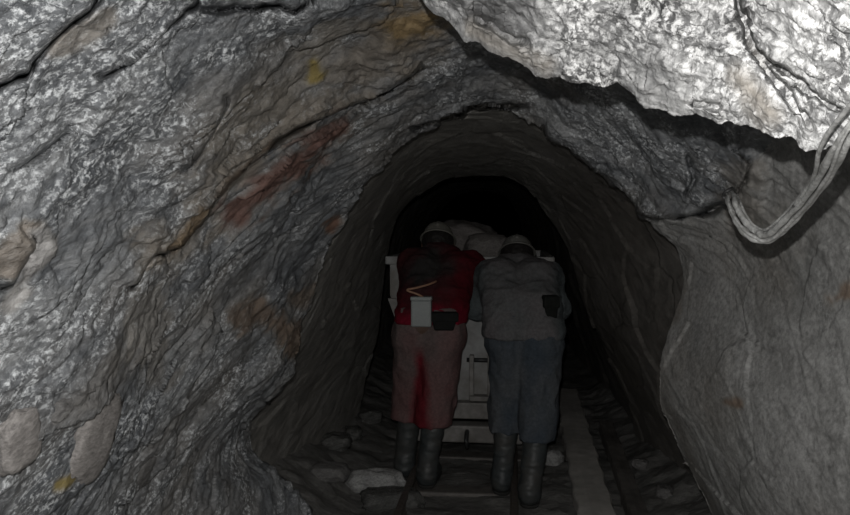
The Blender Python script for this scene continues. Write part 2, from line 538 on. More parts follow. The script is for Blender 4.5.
wall_left = patch('wall_left', 0, 6, M_WALL, 'foliated blue-grey rock wall with rust streaks')
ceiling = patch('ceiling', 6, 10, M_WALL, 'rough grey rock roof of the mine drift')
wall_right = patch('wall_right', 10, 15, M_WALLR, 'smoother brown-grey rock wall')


def surf(px, py):
    m = vis & (np.abs(qx - px) < 5) & (np.abs(qy - py) < 5)
    ii = np.nonzero(m)[0]
    if len(ii) == 0: return None, None
    j = ii[np.argmin(qd[ii])]
    return P2[j], Nf[j]


# hanging roof slab, its face turned to the flash
edge_px = np.array([(405, -30), (420, -2), (432, 14), (448, 22), (462, 40), (480, 44), (500, 55), (522, 66), (545, 80), (560, 79), (590, 86), (618, 84), (632, 92), (648, 106), (672, 112), (700, 112),
                    (722, 121), (745, 124), (768, 136), (790, 139), (805, 150), (822, 148), (840, 146), (862, 140), (900, 150), (960, 165)], float)
ed_d = np.interp(edge_px[:, 0], [405, 450, 560, 650, 720, 820, 860, 960], [1.50, 1.45, 1.38, 1.30, 1.20, 1.06, 1.0, .92])
nx = 520
xs = np.linspace(405, 960, nx)
ey = np.interp(xs, edge_px[:, 0], edge_px[:, 1])
jag = fbm(np.stack([xs * .09, xs * 0, xs * 0], -1), 4, 120)
ey = ey + 3.2 * jag
ed = np.interp(xs, edge_px[:, 0], ed_d)
vv = np.concatenate([np.linspace(0, 1, 230), 1 + np.linspace(0, 1, 40)[1:] ** 1.3 * 4])
XS, VV = np.meshgrid(xs, vv, indexing='ij')
EY = ey[:, None]; ED = ed[:, None]
TOP = -60.0
PYs = EY + (TOP - EY) * VV - 18 * np.clip(VV - 1, 0, 9) ** 2 * 0
dd = ED * (1 - .17 * np.clip(VV, 0, 1)) - .10 * np.clip(VV - 1, 0, 9)
dd = np.maximum(dd, .42)
SG = pix(XS, PYs, dd)
SN = gnormals(SG)
if SN[nx // 2, 100] @ (CAM - SG[nx // 2, 100]) < 0: SN = -SN
sP = SG.reshape(-1, 3)
sd_ = .6 * relief(sP + 3.7) + .004 * facets(sP * 40, 140, .8)
sd_ = sd_ * np.clip(.35 + VV.ravel() * 6, 0, 1)
px_, py_, _ = proj(sP)
sgr = np.zeros(len(sP))
wob2 = 2.5 * fbm(sP * 16, 3, 150)
for pts, wd, dep, stp, reach in [
    ([(728, -20), (738, 8), (747, 35), (762, 55), (776, 82), (795, 108), (815, 132)], 2.2, .13, .0, 45),
    ([(745, 40), (775, 62), (800, 82), (825, 100), (852, 112)], 1.6, .07, .0, 30),
    ([(798, 84), (808, 92)], 2.0, .04, 0, 20),
    ([(470, 22), (490, 28), (510, 42), (530, 42)], 1.6, .03, .01, 25),
    ([(690, 100), (712, 96), (730, 104)], 1.6, .03, .01, 20),
]:
    bd, sg, tt = poly_dist(px_ + wob2, py_ + np.roll(wob2, 3333), pts)
    ends = np.clip(np.minimum(tt, 1 - tt) * 9, 0, 1)
    sgr += 1.6 * dep * np.exp(-(bd / (1.4 * wd)) ** 2 * .8) * ends
    sd_ += stp * np.exp(-bd / reach) * (sg > 0) * ends
sP2 = sP + SN.reshape(-1, 3) * sd_[:, None] + (sP - CAM) / np.linalg.norm(sP - CAM, axis=1, keepdims=True) * sgr[:, None]
FR = sP2.reshape(nx, len(vv), 3)
# broken back of the slab: from its lower edge up and back into the roof
back = [FR]
e0 = FR[:, 0]
bk = []
for t in np.linspace(0, 1, 14)[1:]:
    q = e0 + np.array([0, .05, 0]) * min(1, t * 3) + np.array([0, 0.02, .95]) * t
    q = q + .012 * np.stack([vnoise(q * 22, 160), vnoise(q * 22, 161), vnoise(q * 22, 162)], -1)
    bk.append(q)
ALL = np.concatenate([np.stack(bk[::-1], 1), FR], 1)
nr, nc = ALL.shape[:2]
g = np.arange(nr * nc).reshape(nr, nc)
Q = np.stack([g[:-1, :-1], g[1:, :-1], g[1:, 1:], g[:-1, 1:]], -1).reshape(-1, 4)
AV = ALL.reshape(-1, 3)
sst = np.zeros((len(AV), 4), np.float32); sst[:, :3] = (.33, .30, .26)
ax_, ay_, _ = proj(AV)
bd, _, _ = poly_dist(ax_, ay_, [(738, 78), (755, 95), (770, 115)])
sst[:, 3] = np.clip(1.2 - bd / 16 + .4 * vnoise(AV * 20, 170), 0, 1) * .8
bd, _, _ = poly_dist(ax_, ay_, [(470, 30), (500, 45), (545, 66)])
sst[:, 3] = np.maximum(sst[:, 3], np.clip(1.1 - bd / 12 + .5 * vnoise(AV * 20, 171), 0, 1) * .55)
slab = mesh_np('roof_slab', AV, Q, M_SLAB, ceiling, True, {'fol': ('FLOAT_VECTOR', AV @ FOL.T), 'stain': ('FLOAT_COLOR', sst),
        'pale': ('FLOAT', np.clip((ax_ - 520) / 250, 0, 1.4))})
slab['label'] = 'pale speckled slab hanging from the roof'

# floor of trodden mud
fx = np.arange(-1.6, 1.25, .02); fy = np.concatenate([np.arange(-1.2, 2.6, .06), np.arange(2.6, 6.5, .016), np.arange(6.5, 13, .07)])
FY, FX = np.meshgrid(fy, fx, indexing='ij')
fp = np.stack([FX, FY, FX * 0], -1).reshape(-1, 3)
fz = .022 * fbm(fp * 2.5, 3, 200) + .014 * fbm(fp * 9, 4, 210) + .012 * facets(fp * 8, 220, .6)
fz += np.clip(-.80 - fp[:, 0], 0, 1) * .42 + np.clip(fp[:, 0] - .66, 0, 1) * .45
track = np.clip(1 - np.abs(fp[:, 0] + .21) / .42, 0, 1)
fz = fz * (1 - .6 * track) - .015 * track


def floor_z(x, y):
    i = np.argmin((fp[:, 0] - x) ** 2 + (fp[:, 1] - y) ** 2)
    return float(fz[i])


fp[:, 2] = fz
nr, nc = FX.shape
g = np.arange(nr * nc).reshape(nr, nc)
Q = np.stack([g[:-1, :-1], g[:-1, 1:], g[1:, 1:], g[1:, :-1]], -1).reshape(-1, 4)
floor = tag(mesh_np('floor', fp, Q, M_FLOOR, None, True, {'fol': ('FLOAT_VECTOR', fp * np.array([.6, .6, .6]))}), 'dark wet muddy floor of the drift', kind='structure')


# ------------------------------------------------------------------ stones
def stone_mesh(name, size, seed, sub=4, mat=M_STONE, rough=.16, parent=None, boxy=.35):
    bm = bmesh.new()
    bmesh.ops.create_icosphere(bm, subdivisions=sub, radius=1.0)
    V = np.array([v.co[:] for v in bm.verts])
    V = V * (1 - boxy) + boxy * V / np.max(np.abs(V), axis=1, keepdims=True)
    r = 1 + rough * (facets(V * 1.3 + seed, seed, .8) + .5 * fbm(V * 2.2 + seed, 3, seed) + .25 * fbm(V * 7, 3, seed + 5))
    V = V * r[:, None] * np.array(size) * .5
    Fc = np.array([[v.index for v in f.verts] for f in bm.faces])
    bm.free()
    return mesh_np(name, V, Fc, mat, parent, True, {'fol': ('FLOAT_VECTOR', V * 1.5 + seed)})


# stones set in the left wall (parts of the wall)
def wall_stone(px, py, w, h, thick, seed, mat, rot=0.0, parent=wall_left):
    p, n = surf(px, py)
    if p is None: return
    depth = p[1]
    s = np.linalg.norm(p - CAM) / F
    o = stone_mesh('stone', (w * s * 1.25, h * s, thick), seed, 4, mat, .14, parent)
    n = Vector(n).normalized(); up = Vector((0, 0, 1)); sx_ = up.cross(n).normalized(); u2 = n.cross(sx_)
    M = Matrix((sx_, u2, n)).transposed().to_4x4()
    o.matrix_world = Matrix.Translation(Vector(p) - n * thick * .30) @ M @ Matrix.Rotation(rot, 4, 'Z')
    return o


for a in [(103, 438, 50, 96, .04, 3, M_PALE, -.12), (68, 414, 24, 20, .05, 11, M_STONE, .3), (152, 477, 34, 32, .045, 14, M_STONE, .0),
          (22, 445, 38, 56, .04, 17, M_PALE, .3)]:
    wall_stone(*a)


def loose(px, py, d, size, seed, mat, label, group=None, name='loose_rock', sink=.22):
    p = pix(px, py, d)
    o = stone_mesh(name, size, seed, 4, mat)
    o.location = (p[0], p[1], floor_z(p[0], p[1]) + size[2] * (.5 - sink))
    o.rotation_euler = (0, 0, seed * 1.7)
    return tag(o, label, 'rock', group)


def settle(name, px, py, d, size, seed, mat, label, z=None):
    o = stone_mesh(name, size, seed, 4, mat, .12)
    p = pix(px, py, d)
    o.location = (p[0], p[1], floor_z(p[0], p[1]) + size[2] * .25 if z is None else z)
    return tag(o, label, 'rock')


settle('wet_boulder', 392, 508, 3.74, (.34, .16, .12), 41, M_WETST, 'low dark wet boulder on the floor in front of the red-clad miner')
settle('highlight_stone', 376, 495, 3.93, (.32, .14, .15), 47, M_CREST, 'pale rock ridge added as a painted highlight over the dark wet boulder')  # added stone; its pale colour stands in for the wet highlight
settle('puddle_glint_stone', 330, 500, 3.84, (.22, .16, .09), 43, M_STONE, 'flat stone added for the puddle glint left of the wet boulder')  # added stone; its lighter tone paints the glint of a puddle
loose(553, 462, 4.45, (.115, .10, .10), 44, M_CREST, 'small pale stone lying between the grey miner and the timber board', name='pale_stone')
for i, (px, py, dd_, sz, lab) in enumerate([(335, 462, 4.35, .15, 'dark rock nearest the camera at the foot of the left wall'), (354, 448, 4.62, .12, 'middle one of three dark rocks at the foot of the left wall'), (370, 436, 4.95, .13, 'farthest dark rock at the foot of the left wall, beside the cart')]):
    loose(px, py, dd_, (sz * 1.3, sz, sz * .7), 50 + i, M_WETST, lab)
for i, (px, py, dd_, sz, lab) in enumerate([(640, 462, 4.3, .08, 'small dark rock beyond the narrow timber, below the right wall'), (664, 490, 3.85, .09, 'small dark rock nearest the right wall edge')]):
    loose(px, py, dd_, (sz * 1.3, sz, sz * .7), 70 + i, M_STONE, lab)

# ------------------------------------------------------------------ track and boards
M_RAIL = plain('rusty_rail_steel', (.15, .13, .115), .5, .5, .3, 40, .4)
M_WOOD = plain('muddy_pale_timber', (.46, .44, .41), .75, 0, .2, 14, .5, .006, dirt=(.34, .32, .29))
M_WOODD = plain('dark_soaked_timber', (.13, .12, .11), .6, 0, .3, 18, .5, .006)
CX = -0.265
G2 = .28


def rail(x, label):
    bm = bmesh.new()
    z0 = -.005
    pr = [(-.022, 0), (.022, 0), (.022, .008), (.008, .016), (.006, .05), (.018, .056), (.018, .075), (.012, .08), (-.012, .08), (-.018, .075), (-.018, .056), (-.006, .05), (-.008, .016), (-.022, .008)]
    prism(bm, [(x + a, z0 + b) for a, b in pr], -.5, 11.0)
    tag(bobj('track_rail', bm, M_RAIL), label, 'rail')


rail(CX - G2, 'left steel rail running under the cart beside the red-clad miner')
rail(CX + G2, 'right steel rail running under the cart near the grey-clad miner')
for i in range(9):
    y = 2.75 + i * .62
    bm = bmesh.new()
    box(bm, (0, 0, 0), (.86, .13, .10), None, .012)
    o = bobj('track_sleeper', bm, M_WOODD, loc=(CX + random.uniform(-.02, .02), y, -.05))
    o.rotation_euler = (0, 0, random.uniform(-.04, .04))
    tag(o, ('nearest', 'second', 'third', 'fourth', 'fifth', 'sixth', 'seventh', 'eighth', 'ninth')[i] + ' dark wooden sleeper from the camera, bedded in mud under the track', 'sleeper', 'track sleepers')


def board(a, b, w, th, mat, label, name):
    a = np.array(a); b = np.array(b)
    n = 40
    bm = bmesh.new()
    dirv = (b - a); L = np.linalg.norm(dirv); dirv /= L
    side = np.array([dirv[1], -dirv[0], 0.]); side /= np.linalg.norm(side)
    rows = []
    for i in range(n + 1):
        c = a + dirv * L * i / n
        ww = w * (.5 + .03 * math.sin(i * 1.3) + .02 * math.sin(i * 3.1))
        dz = .006 * math.sin(i * .5)
        ch = .012
        rows.append([bm.verts.new(c + side * sx * ww + np.array([0, 0, z + dz])) for sx, z in ((-1, 0), (-1, th - ch), (-.9, th), (-.3, th + .003), (.3, th - .002), (.9, th), (1, th - ch), (1, 0))])
    for r0, r1 in zip(rows, rows[1:]):
        for k in range(8):
            bm.faces.new((r0[k], r0[(k + 1) % 8], r1[(k + 1) % 8], r1[k]))
    bm.faces.new(rows[0]); bm.faces.new(rows[-1][::-1])
    tag(bobj(name, bm, mat), label, 'board')


def fpix(px, py, z=.03):
    r = ray(px, py); t = (z - CAM[2]) / r[2]
    return CAM + r * t


a = fpix(600, 530); b = fpix(566, 392)
board((a[0], a[1], -.01), (b[0], b[1], -.01), .185, .065, M_WOOD, 'wide pale timber board lying along the floor right of the grey-clad miner', 'floor_board')
a = fpix(644, 530, .06); b = fpix(606, 425, .06)
board((a[0], a[1], .0), (b[0], b[1], .0), .09, .085, M_WOODD, 'narrow dark timber along the foot of the right wall', 'floor_timber')

# ------------------------------------------------------------------ mine cart
M_CART = plain('scuffed_pale_paint', (.34, .345, .34), .55, 0, .18, 16, .35, .004, dirt=(.18, .165, .145))
M_FRAME = plain('grimy_grey_steel', (.26, .25, .235), .55, .1, .25, 20, .35, .004, dirt=(.13, .12, .11))
M_WHEEL = plain('black_greasy_iron', (.05, .05, .05), .45, .4, .3, 30, .4)
cy0, cy1 = 4.50, 5.75
cart = tag(empty('mine_cart', (CX, 5.1, 0)), 'pale grey tipper mine cart loaded with ore, pushed by the two miners', 'mine cart')
# cart parts are modelled in world space, the parent sits at the base
SEC = [(-.49, 1.25), (-.49, 1.02), (-.33, .50), (-.2, .37), (.2, .37), (.33, .50), (.49, 1.02), (.49, 1.25)]


def cpart(name, bm, mat, parent=None, smooth=False):
    for v in bm.verts: v.co -= Vector((CX, 5.1, 0))
    return bobj(name, bm, mat, parent or cart, smooth)


def shell_sheet():
    bm = bmesh.new()
    inn = [(x * .965, z + (.02 if z < 1 else 0)) for x, z in SEC]
    out = [[bm.verts.new((CX + x, y, z)) for x, z in SEC] for y in (cy0, cy1)]
    ins = [[bm.verts.new((CX + x, y, z)) for x, z in inn] for y in (cy0, cy1)]
    n = len(SEC)
    for i in range(n - 1):
        bm.faces.new((out[0][i], out[0][i + 1], out[1][i + 1], out[1][i]))
        bm.faces.new((ins[0][i], ins[1][i], ins[1][i + 1], ins[0][i + 1]))
        for q in (0, 1):
            bm.faces.new((out[q][i], ins[q][i], ins[q][i + 1], out[q][i + 1]))
    for i in (0, n - 1):
        bm.faces.new((out[0][i], out[1][i], ins[1][i], ins[0][i]))
    return bm


tub = cpart('tub', shell_sheet(), M_CART)
for y in (cy0, cy1 - .02):
    bm = bmesh.new(); prism(bm, [(CX + x * .99, z) for x, z in SEC], y - .004, y + .02, .002)
    ep = cpart('end_plate', bm, M_CART)
    bm = bmesh.new()
    box(bm, (CX, y - .012, 1.235), (1.02, .04, .05), None, .006)
    cpart('rim', bm, M_CART)
for s in (-1, 1):
    bm = bmesh.new()
    box(bm, (CX + s * .495, (cy0 + cy1) / 2, 1.235), (.04, cy1 - cy0 + .06, .05), None, .006)
    cpart('rim', bm, M_CART)
    bm = bmesh.new()
    prism(bm, [(CX + s * .44, 1.0), (CX + s * .50, 1.0), (CX + s * .32, .50), (CX + s * .26, .48)], cy0 - .035, cy0 - .004, .003)
    cpart('corner_rib', bm, M_FRAME)
    bm = bmesh.new()
    box(bm, (CX + s * .21, (cy0 + cy1) / 2, .235), (.07, cy1 - cy0 + .10, .11), None, .008)
    cpart('side_frame', bm, M_FRAME)
# pedestal, brackets and buffer at the rear
bm = bmesh.new(); box(bm, (CX, cy0 - .03, .325), (.60, .10, .10), None, .008); cpart('cross_member', bm, M_FRAME)
bm = bmesh.new(); box(bm, (CX, cy0 - .09, .20), (.66, .12, .105), None, .012); buf = cpart('buffer_beam', bm, M_FRAME)
bm = bmesh.new(); box(bm, (CX, cy1 + .05, .22), (.66, .12, .12), None, .012); cpart('buffer_beam', bm, M_FRAME)
for dx in (.02, .13):
    bm = bmesh.new(); box(bm, (CX + dx, cy0 - .03, .52), (.028, .05, .28), None, .004); cpart('bracket', bm, M_FRAME)
bm = bmesh.new(); box(bm, (CX + .075, cy0 - .045, .40), (.13, .07, .03), None, .004); cpart('bracket', bm, M_FRAME)
bm = bmesh.new(); tube(bm, [(CX - .01, cy0 - .04, .63), (CX + .16, cy0 - .04, .63)], .014, 10); cpart('latch_pin', bm, M_WHEEL, None, True)
bm = bmesh.new()
tube(bm, smooth_path([(CX, cy0 - .12, .22), (CX, cy0 - .20, .215), (CX, cy0 - .235, .18), (CX, cy0 - .21, .145), (CX, cy0 - .18, .16)], 5), .014, 8)
cpart('coupling_hook', bm, M_WHEEL, buf, True)
for y in (cy0 + .30, cy1 - .30):
    bm = bmesh.new(); tube(bm, [(CX - .3, y, .195), (CX + .3, y, .195)], .022, 10); cpart('axle', bm, M_WHEEL, None, True)
    for s in (-1, 1):
        bm = bmesh.new()
        prof_w = [(-.03, .03), (-.03, .045), (-.012, .05), (-.012, .095), (-.03, .10), (-.03, .118), (.022, .122), (.022, .14), (.034, .14), (.034, .10), (.016, .094), (.016, .05), (.034, .045), (.034, .03)]
        rings = []
        for kx in range(28):
            a = 2 * math.pi * kx / 28
            rings.append([bm.verts.new((CX + s * (G2 - q[0]), y + q[1] * math.cos(a), .195 + q[1] * math.sin(a))) for q in prof_w])
        for kx in range(28):
            A, B = rings[kx], rings[(kx + 1) % 28]
            for j in range(len(prof_w)):
                bm.faces.new((A[j], A[(j + 1) % len(prof_w)], B[(j + 1) % len(prof_w)], B[j]))
        cpart('wheel', bm, M_WHEEL, None, True)

# ore in the cart
oy, ox = np.meshgrid(np.linspace(cy0 + .03, cy1 - .03, 60), np.linspace(CX - .46, CX + .46, 50), indexing='ij')
op = np.stack([ox, oy, ox * 0], -1).reshape(-1, 3)
eh = np.minimum(1, 4 * np.minimum.reduce([op[:, 0] - CX + .5, CX + .5 - op[:, 0], op[:, 1] - cy0, cy1 - op[:, 1]]))
op[:, 2] = 1.12 + .08 * eh + .05 * facets(op * 11, 300, .8) + .02 * fbm(op * 14, 3, 301)
g = np.arange(60 * 50).reshape(60, 50)
Q = np.stack([g[:-1, :-1], g[:-1, 1:], g[1:, 1:], g[1:, :-1]], -1).reshape(-1, 4)
tag(mesh_np('broken_ore', op, Q, M_ORE, None, True, {'fol': ('FLOAT_VECTOR', op * 1.3)}), 'broken tan-grey ore filling the mine cart', 'ore', kind='stuff')
for i, (px, py, dd_, sz, lab) in enumerate([
    (464, 250, 5.10, (.42, .40, .40), 'larger tan-grey ore block on the cart, right of the red-clad miner\'s helmet'),
    (488, 254, 4.76, (.33, .24, .26), 'smaller tan-grey ore block on the cart, left of the grey-clad miner\'s helmet')]):
    o = stone_mesh('ore_block', sz, 400 + 7 * i, 4, M_ORE, .12)
    p = pix(px, py, dd_)
    o.location = (p[0], p[1], max(p[2], 1.15 + sz[2] * .22)); o.rotation_euler = (0, .12 if i == 0 else 0, i * .4)
    tag(o, lab, 'ore block')


# ------------------------------------------------------------------ people: distance fields turned into one continuous skin
def sdf_mesh(prims, h, k, cuts=(), pad=.05):
    lo = np.min([np.minimum(np.array(p[0]) - p[2], np.array(p[1]) - p[3]) for p in prims], 0) - pad
    hi = np.max([np.maximum(np.array(p[0]) + p[2], np.array(p[1]) + p[3]) for p in prims], 0) + pad
    n = np.ceil((hi - lo) / h).astype(int) + 1
    D = np.full(n, 1.0, np.float32)
    for pr in prims:
        a, b, ra, rb = np.array(pr[0], float), np.array(pr[1], float), pr[2], pr[3]
        kk = pr[4] if len(pr) > 4 else k
        sc = np.array(pr[5]) if len(pr) > 5 else np.ones(3)       # flattening
        m = max(ra, rb) * max(1, sc.max()) + kk + 2.5 * h
        i0 = np.maximum(np.floor((np.minimum(a, b) - m - lo) / h).astype(int), 0)
        i1 = np.minimum(np.ceil((np.maximum(a, b) + m - lo) / h).astype(int) + 1, n)
        gx = [lo[q] + h * np.arange(i0[q], i1[q]) for q in range(3)]
        Pg = np.stack(np.meshgrid(*gx, indexing='ij'), -1)
        ab = b - a
        t = np.clip(((Pg - a) @ ab) / max(ab @ ab, 1e-9), 0, 1)
        q = (Pg - a - t[..., None] * ab) / sc
        dd = np.linalg.norm(q, axis=-1) - (ra + (rb - ra) * t)
        sl = tuple(slice(i0[x], i1[x]) for x in range(3))
        o = D[sl]
        hh = np.clip(.5 + .5 * (o - dd) / kk, 0, 1)
        D[sl] = o * (1 - hh) + dd * hh - kk * hh * (1 - hh)
    if cuts:
        gx = [lo[q] + h * np.arange(n[q]) for q in range(3)]
        Pg = np.stack(np.meshgrid(*gx, indexing='ij'), -1)
        for c in cuts:
            D = np.maximum(D, ((Pg - np.array(c[0])) @ np.array(c[1])).astype(np.float32))
    return surface_nets(D, lo, h)


def surface_nets(D, lo, h):
    S = D < 0
    c = np.zeros(np.array(D.shape) - 1, np.int8)
    for a in (0, 1):
        for b in (0, 1):
            for e in (0, 1):
                c += S[a:D.shape[0] - 1 + a, b:D.shape[1] - 1 + b, e:D.shape[2] - 1 + e]
    cells = np.argwhere((c > 0) & (c < 8))
    vid = -np.ones(c.shape, np.int64); vid[tuple(cells.T)] = np.arange(len(cells))
    acc = np.zeros((len(cells), 3)); cnt = np.zeros(len(cells))
    offs = [(a, b, e) for a in (0, 1) for b in (0, 1) for e in (0, 1)]
    for o1 in offs:
        for ax in range(3):
            if o1[ax]: continue
            o2 = list(o1); o2[ax] = 1
            d1 = D[cells[:, 0] + o1[0], cells[:, 1] + o1[1], cells[:, 2] + o1[2]]
            d2 = D[cells[:, 0] + o2[0], cells[:, 1] + o2[1], cells[:, 2] + o2[2]]
            m = (d1 < 0) != (d2 < 0)
            t = np.where(m, d1 / np.where(m, d1 - d2, 1), 0)
            pnt = np.array(o1, float)[None].repeat(len(cells), 0); pnt[:, ax] += t
            acc[m] += pnt[m]; cnt[m] += 1
    V = lo + h * (cells + acc / cnt[:, None])
    quads = []
    for ax in range(3):
        b1, b2 = (ax + 1) % 3, (ax + 2) % 3
        s1 = [slice(1, -1)] * 3; s1[ax] = slice(0, -1)
        s2 = list(s1); s2[ax] = slice(1, None)
        A, B = S[tuple(s1)], S[tuple(s2)]
        e = np.argwhere(A != B)
        base = e + np.array([1 if q != ax else 0 for q in range(3)])
        flip = A[tuple(e.T)]
        def vv_(o):
            x = base.copy(); x[:, b1] += o[0]; x[:, b2] += o[1]
            return vid[tuple(x.T)]
        q = np.stack([vv_((-1, -1)), vv_((0, -1)), vv_((0, 0)), vv_((-1, 0))], -1)
        q[~flip] = q[~flip][:, ::-1]
        quads.append(q)
    Qd = np.concatenate(quads)
    Qd = Qd[(Qd >= 0).all(1)]
    return V, Qd


def vnormals(V, Q):
    n = np.zeros_like(V)
    fn = np.cross(V[Q[:, 2]] - V[Q[:, 0]], V[Q[:, 3]] - V[Q[:, 1]])
    for i in range(4): np.add.at(n, Q[:, i], fn)
    return n / (np.linalg.norm(n, axis=1, keepdims=True) + 1e-12)


def wrinkle(V, Q, amp, sc, seed):
    n = vnormals(V, Q)
    w = fbm(V * np.array(sc), 3, seed, .5)
    return V + n * (amp * (1 - 2 * np.abs(w)))[:, None] * .6 + n * (amp * .5 * vnoise(V * 6, seed + 9))[:, None]


M_SKIN = plain('grimy_skin', (.10, .06, .043), .55, 0, .15, 40, .15, .001)
M_CLOTH = plain('dirty_cotton', (.3, .3, .3), .92, 0, .22, 70, .3, .0015, .15, attr=True)
M_RUBBER = plain('muddy_rubber', (.045, .052, .053), .5, 0, .25, 25, .25, .002, dirt=(.065, .063, .058))
M_SOLE = plain('black_rubber_sole', (.035, .035, .033), .7, 0, .2, 30, .3)
M_HELM = plain('scuffed_olive_plastic', (.20, .195, .17), .38, 0, .2, 25, .1, .001, dirt=(.12, .115, .10))
M_HELM2 = plain('dusty_grey_plastic', (.17, .168, .155), .42, 0, .2, 25, .1, .001, dirt=(.13, .12, .105))
M_HAIR = plain('black_hair', (.018, .016, .015), .5, 0, .3, 90, .5, .003)
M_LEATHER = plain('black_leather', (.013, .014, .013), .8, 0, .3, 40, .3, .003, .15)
M_BATT = plain('white_battery_case', (.27, .29, .285), .45, 0, .08, 20, .1, .001, dirt=(.23, .245, .24))
M_CORD = plain('tan_rubber_cord', (.30, .17, .11), .5, 0, .15, 30, .1)
M_SOCK = plain('pale_sock', (.40, .40, .39), .9, 0, .1, 90, .3)
M_LENS = plain('lamp_glass', (.30, .31, .32), .1, 0, .05, 10, 0)


def lerp(a, b, t): return np.array(a) * (1 - t) + np.array(b) * t


def person(J, label, shirt_col, pant_col, helm_mat, boot_top, cuff=False):
    f = np.array(J['look'], float); f /= np.linalg.norm(f)
    s = np.array([1., 0, 0]); s -= f * (s @ f); s /= np.linalg.norm(s)
    u = np.cross(s, f)
    hc = np.array(J['head'])
    pel, wst, chs, nek = (np.array(J[q], float) for q in ('pelvis', 'waist', 'chest', 'neck'))
    X_ = np.array([1., 0, 0])
    B = []
    for sg in (-1, 1):                                   # trunk: twin chains make it wide and shallow
        B += [(pel + sg * .075 * X_, wst + sg * .065 * X_, .105, .095), (wst + sg * .065 * X_, chs + sg * .085 * X_, .095, .105),
              (chs + sg * .085 * X_, nek + sg * .05 * X_, .10, .06)]
    B.append((nek, hc - .05 * u, .055, .055))
    # head: skull, jaw, nose, brow, ears, lips
    B += [(hc + .02 * u - .015 * f, hc + .03 * u + .01 * f, .088, .082), (hc - .03 * u + .02 * f, hc - .075 * u + .055 * f, .062, .04),
          (hc + .015 * u + .088 * f, hc - .025 * u + .108 * f, .010, .015, .015), (hc + .03 * u + .082 * f - .03 * s, hc + .03 * u + .082 * f + .03 * s, .012, .012, .015),
          (hc - .052 * u + .088 * f - .018 * s, hc - .052 * u + .088 * f + .018 * s, .009, .009, .01)]
    for sg in (-1, 1):
        B.append((hc + sg * .086 * s + .015 * u - .005 * f, hc + sg * .092 * s - .02 * u, .016, .010, .012))
        B.append((hc + sg * .032 * s + .012 * u + .078 * f, hc + sg * .032 * s + .012 * u + .078 * f, .013, .013, .006))
    for sd, sg in (('l', -1), ('r', 1)):
        sh_, el, wr = (np.array(J[q + sd], float) for q in ('sh', 'el', 'wr'))
        hp, kn, an = (np.array(J[q + sd], float) for q in ('hip', 'kn', 'an'))
        B += [(chs + sg * .10 * X_, sh_, .085, .062), (sh_, el, .055, .042), (el, lerp(el, wr, .3), .043, .042), (lerp(el, wr, .3), wr, .042, .028)]
        B += [(pel + sg * .06 * X_, hp, .10, .09), (hp, kn, .085, .058), (kn, lerp(kn, an, .3), .057, .058), (lerp(kn, an, .3), an, .058, .038),
              (an, an + np.array([sg * .02, .15, -.045]), .04, .03)]
        # hand pressed on the end plate of the cart: palm, four slightly bent fingers, thumb
        kn0 = wr + np.array([0, .042, .080])
        for q, off in enumerate((-.030, -.010, .010, .030)):
            B.append((wr + X_ * off * .6, kn0 + X_ * off, .017, .014, .012))
            ln = (.034, .042, .046, .038)[q]
            a1 = kn0 + X_ * off * 1.15 + np.array([0, .002, ln]); a2 = a1 + np.array([0, .008, ln * .6]); a3 = a2 + np.array([0, .008, .018])
            B += [(kn0 + X_ * off, a1, .0105, .0095, .004), (a1, a2, .0095, .0085, .004), (a2, a3, .0085, .007, .004)]
        t0 = wr + np.array([-sg * .022, .015, .03]); t1 = t0 + np.array([-sg * .032, .018, .028]); t2 = t1 + np.array([-sg * .012, .012, .028])
        B += [(t0, t1, .014, .0115, .008), (t1, t2, .0115, .009, .005)]
    V, Q = sdf_mesh(B, .0072, .03)
    body = tag(mesh_np('person', V, Q, M_SKIN), label, 'person')

    # shirt
    S = []
    for sg in (-1, 1):
        S += [(pel + sg * J['sw'] * X_, wst + sg * J['sw'] * X_, .137, .125), (wst + sg * J['sw'] * X_, chs + sg * .10 * X_, .125, .122),
              (chs + sg * .10 * X_, nek + sg * .055 * X_, .115, .065)]
    for sd, sg in (('l', -1), ('r', 1)):
        sh_, el, wr = (np.array(J[q + sd], float) for q in ('sh', 'el', 'wr'))
        S += [(chs + sg * .10 * X_, sh_, .10, .082), (sh_, el, .078, .066), (el, lerp(el, wr, .80), .066, .048)]
    S.append((nek - .02 * u, lerp(nek, hc, .62) - .03 * u - .012 * f, .075, .068))     # collar
    ax = (chs - pel) / np.linalg.norm(chs - pel)
    V, Q = sdf_mesh(S, .009, .035, [((pel + ax * J['hem']), -np.array([0, 0, 1.0]))])
    V = wrinkle(V, Q, .012, (9, 9, 14), 7)
    mesh_np('shirt', V, Q, M_CLOTH, body, True, {'Col': ('FLOAT_COLOR', shirt_col(V))})
    # trousers
    T = []
    for sd, sg in (('l', -1), ('r', 1)):
        hp, kn, an = (np.array(J[q + sd], float) for q in ('hip', 'kn', 'an'))
        T += [(pel + sg * .075 * X_ + np.array([0, .0, .06]), hp + np.array([0, 0, .0]), .112, .122), (hp, kn, .118, J['kw']), (kn, an, J['kw'], J['aw'])]
    V, Q = sdf_mesh(T, .009, .03, [((0, 0, boot_top - .03), (0, 0, -1.)), (pel + np.array([0, 0, .10]), (0, 0, 1.))])
    V = wrinkle(V, Q, .012, (10, 10, 7), 17)
    mesh_np('trousers', V, Q, M_CLOTH, body, True, {'Col': ('FLOAT_COLOR', pant_col(V))})
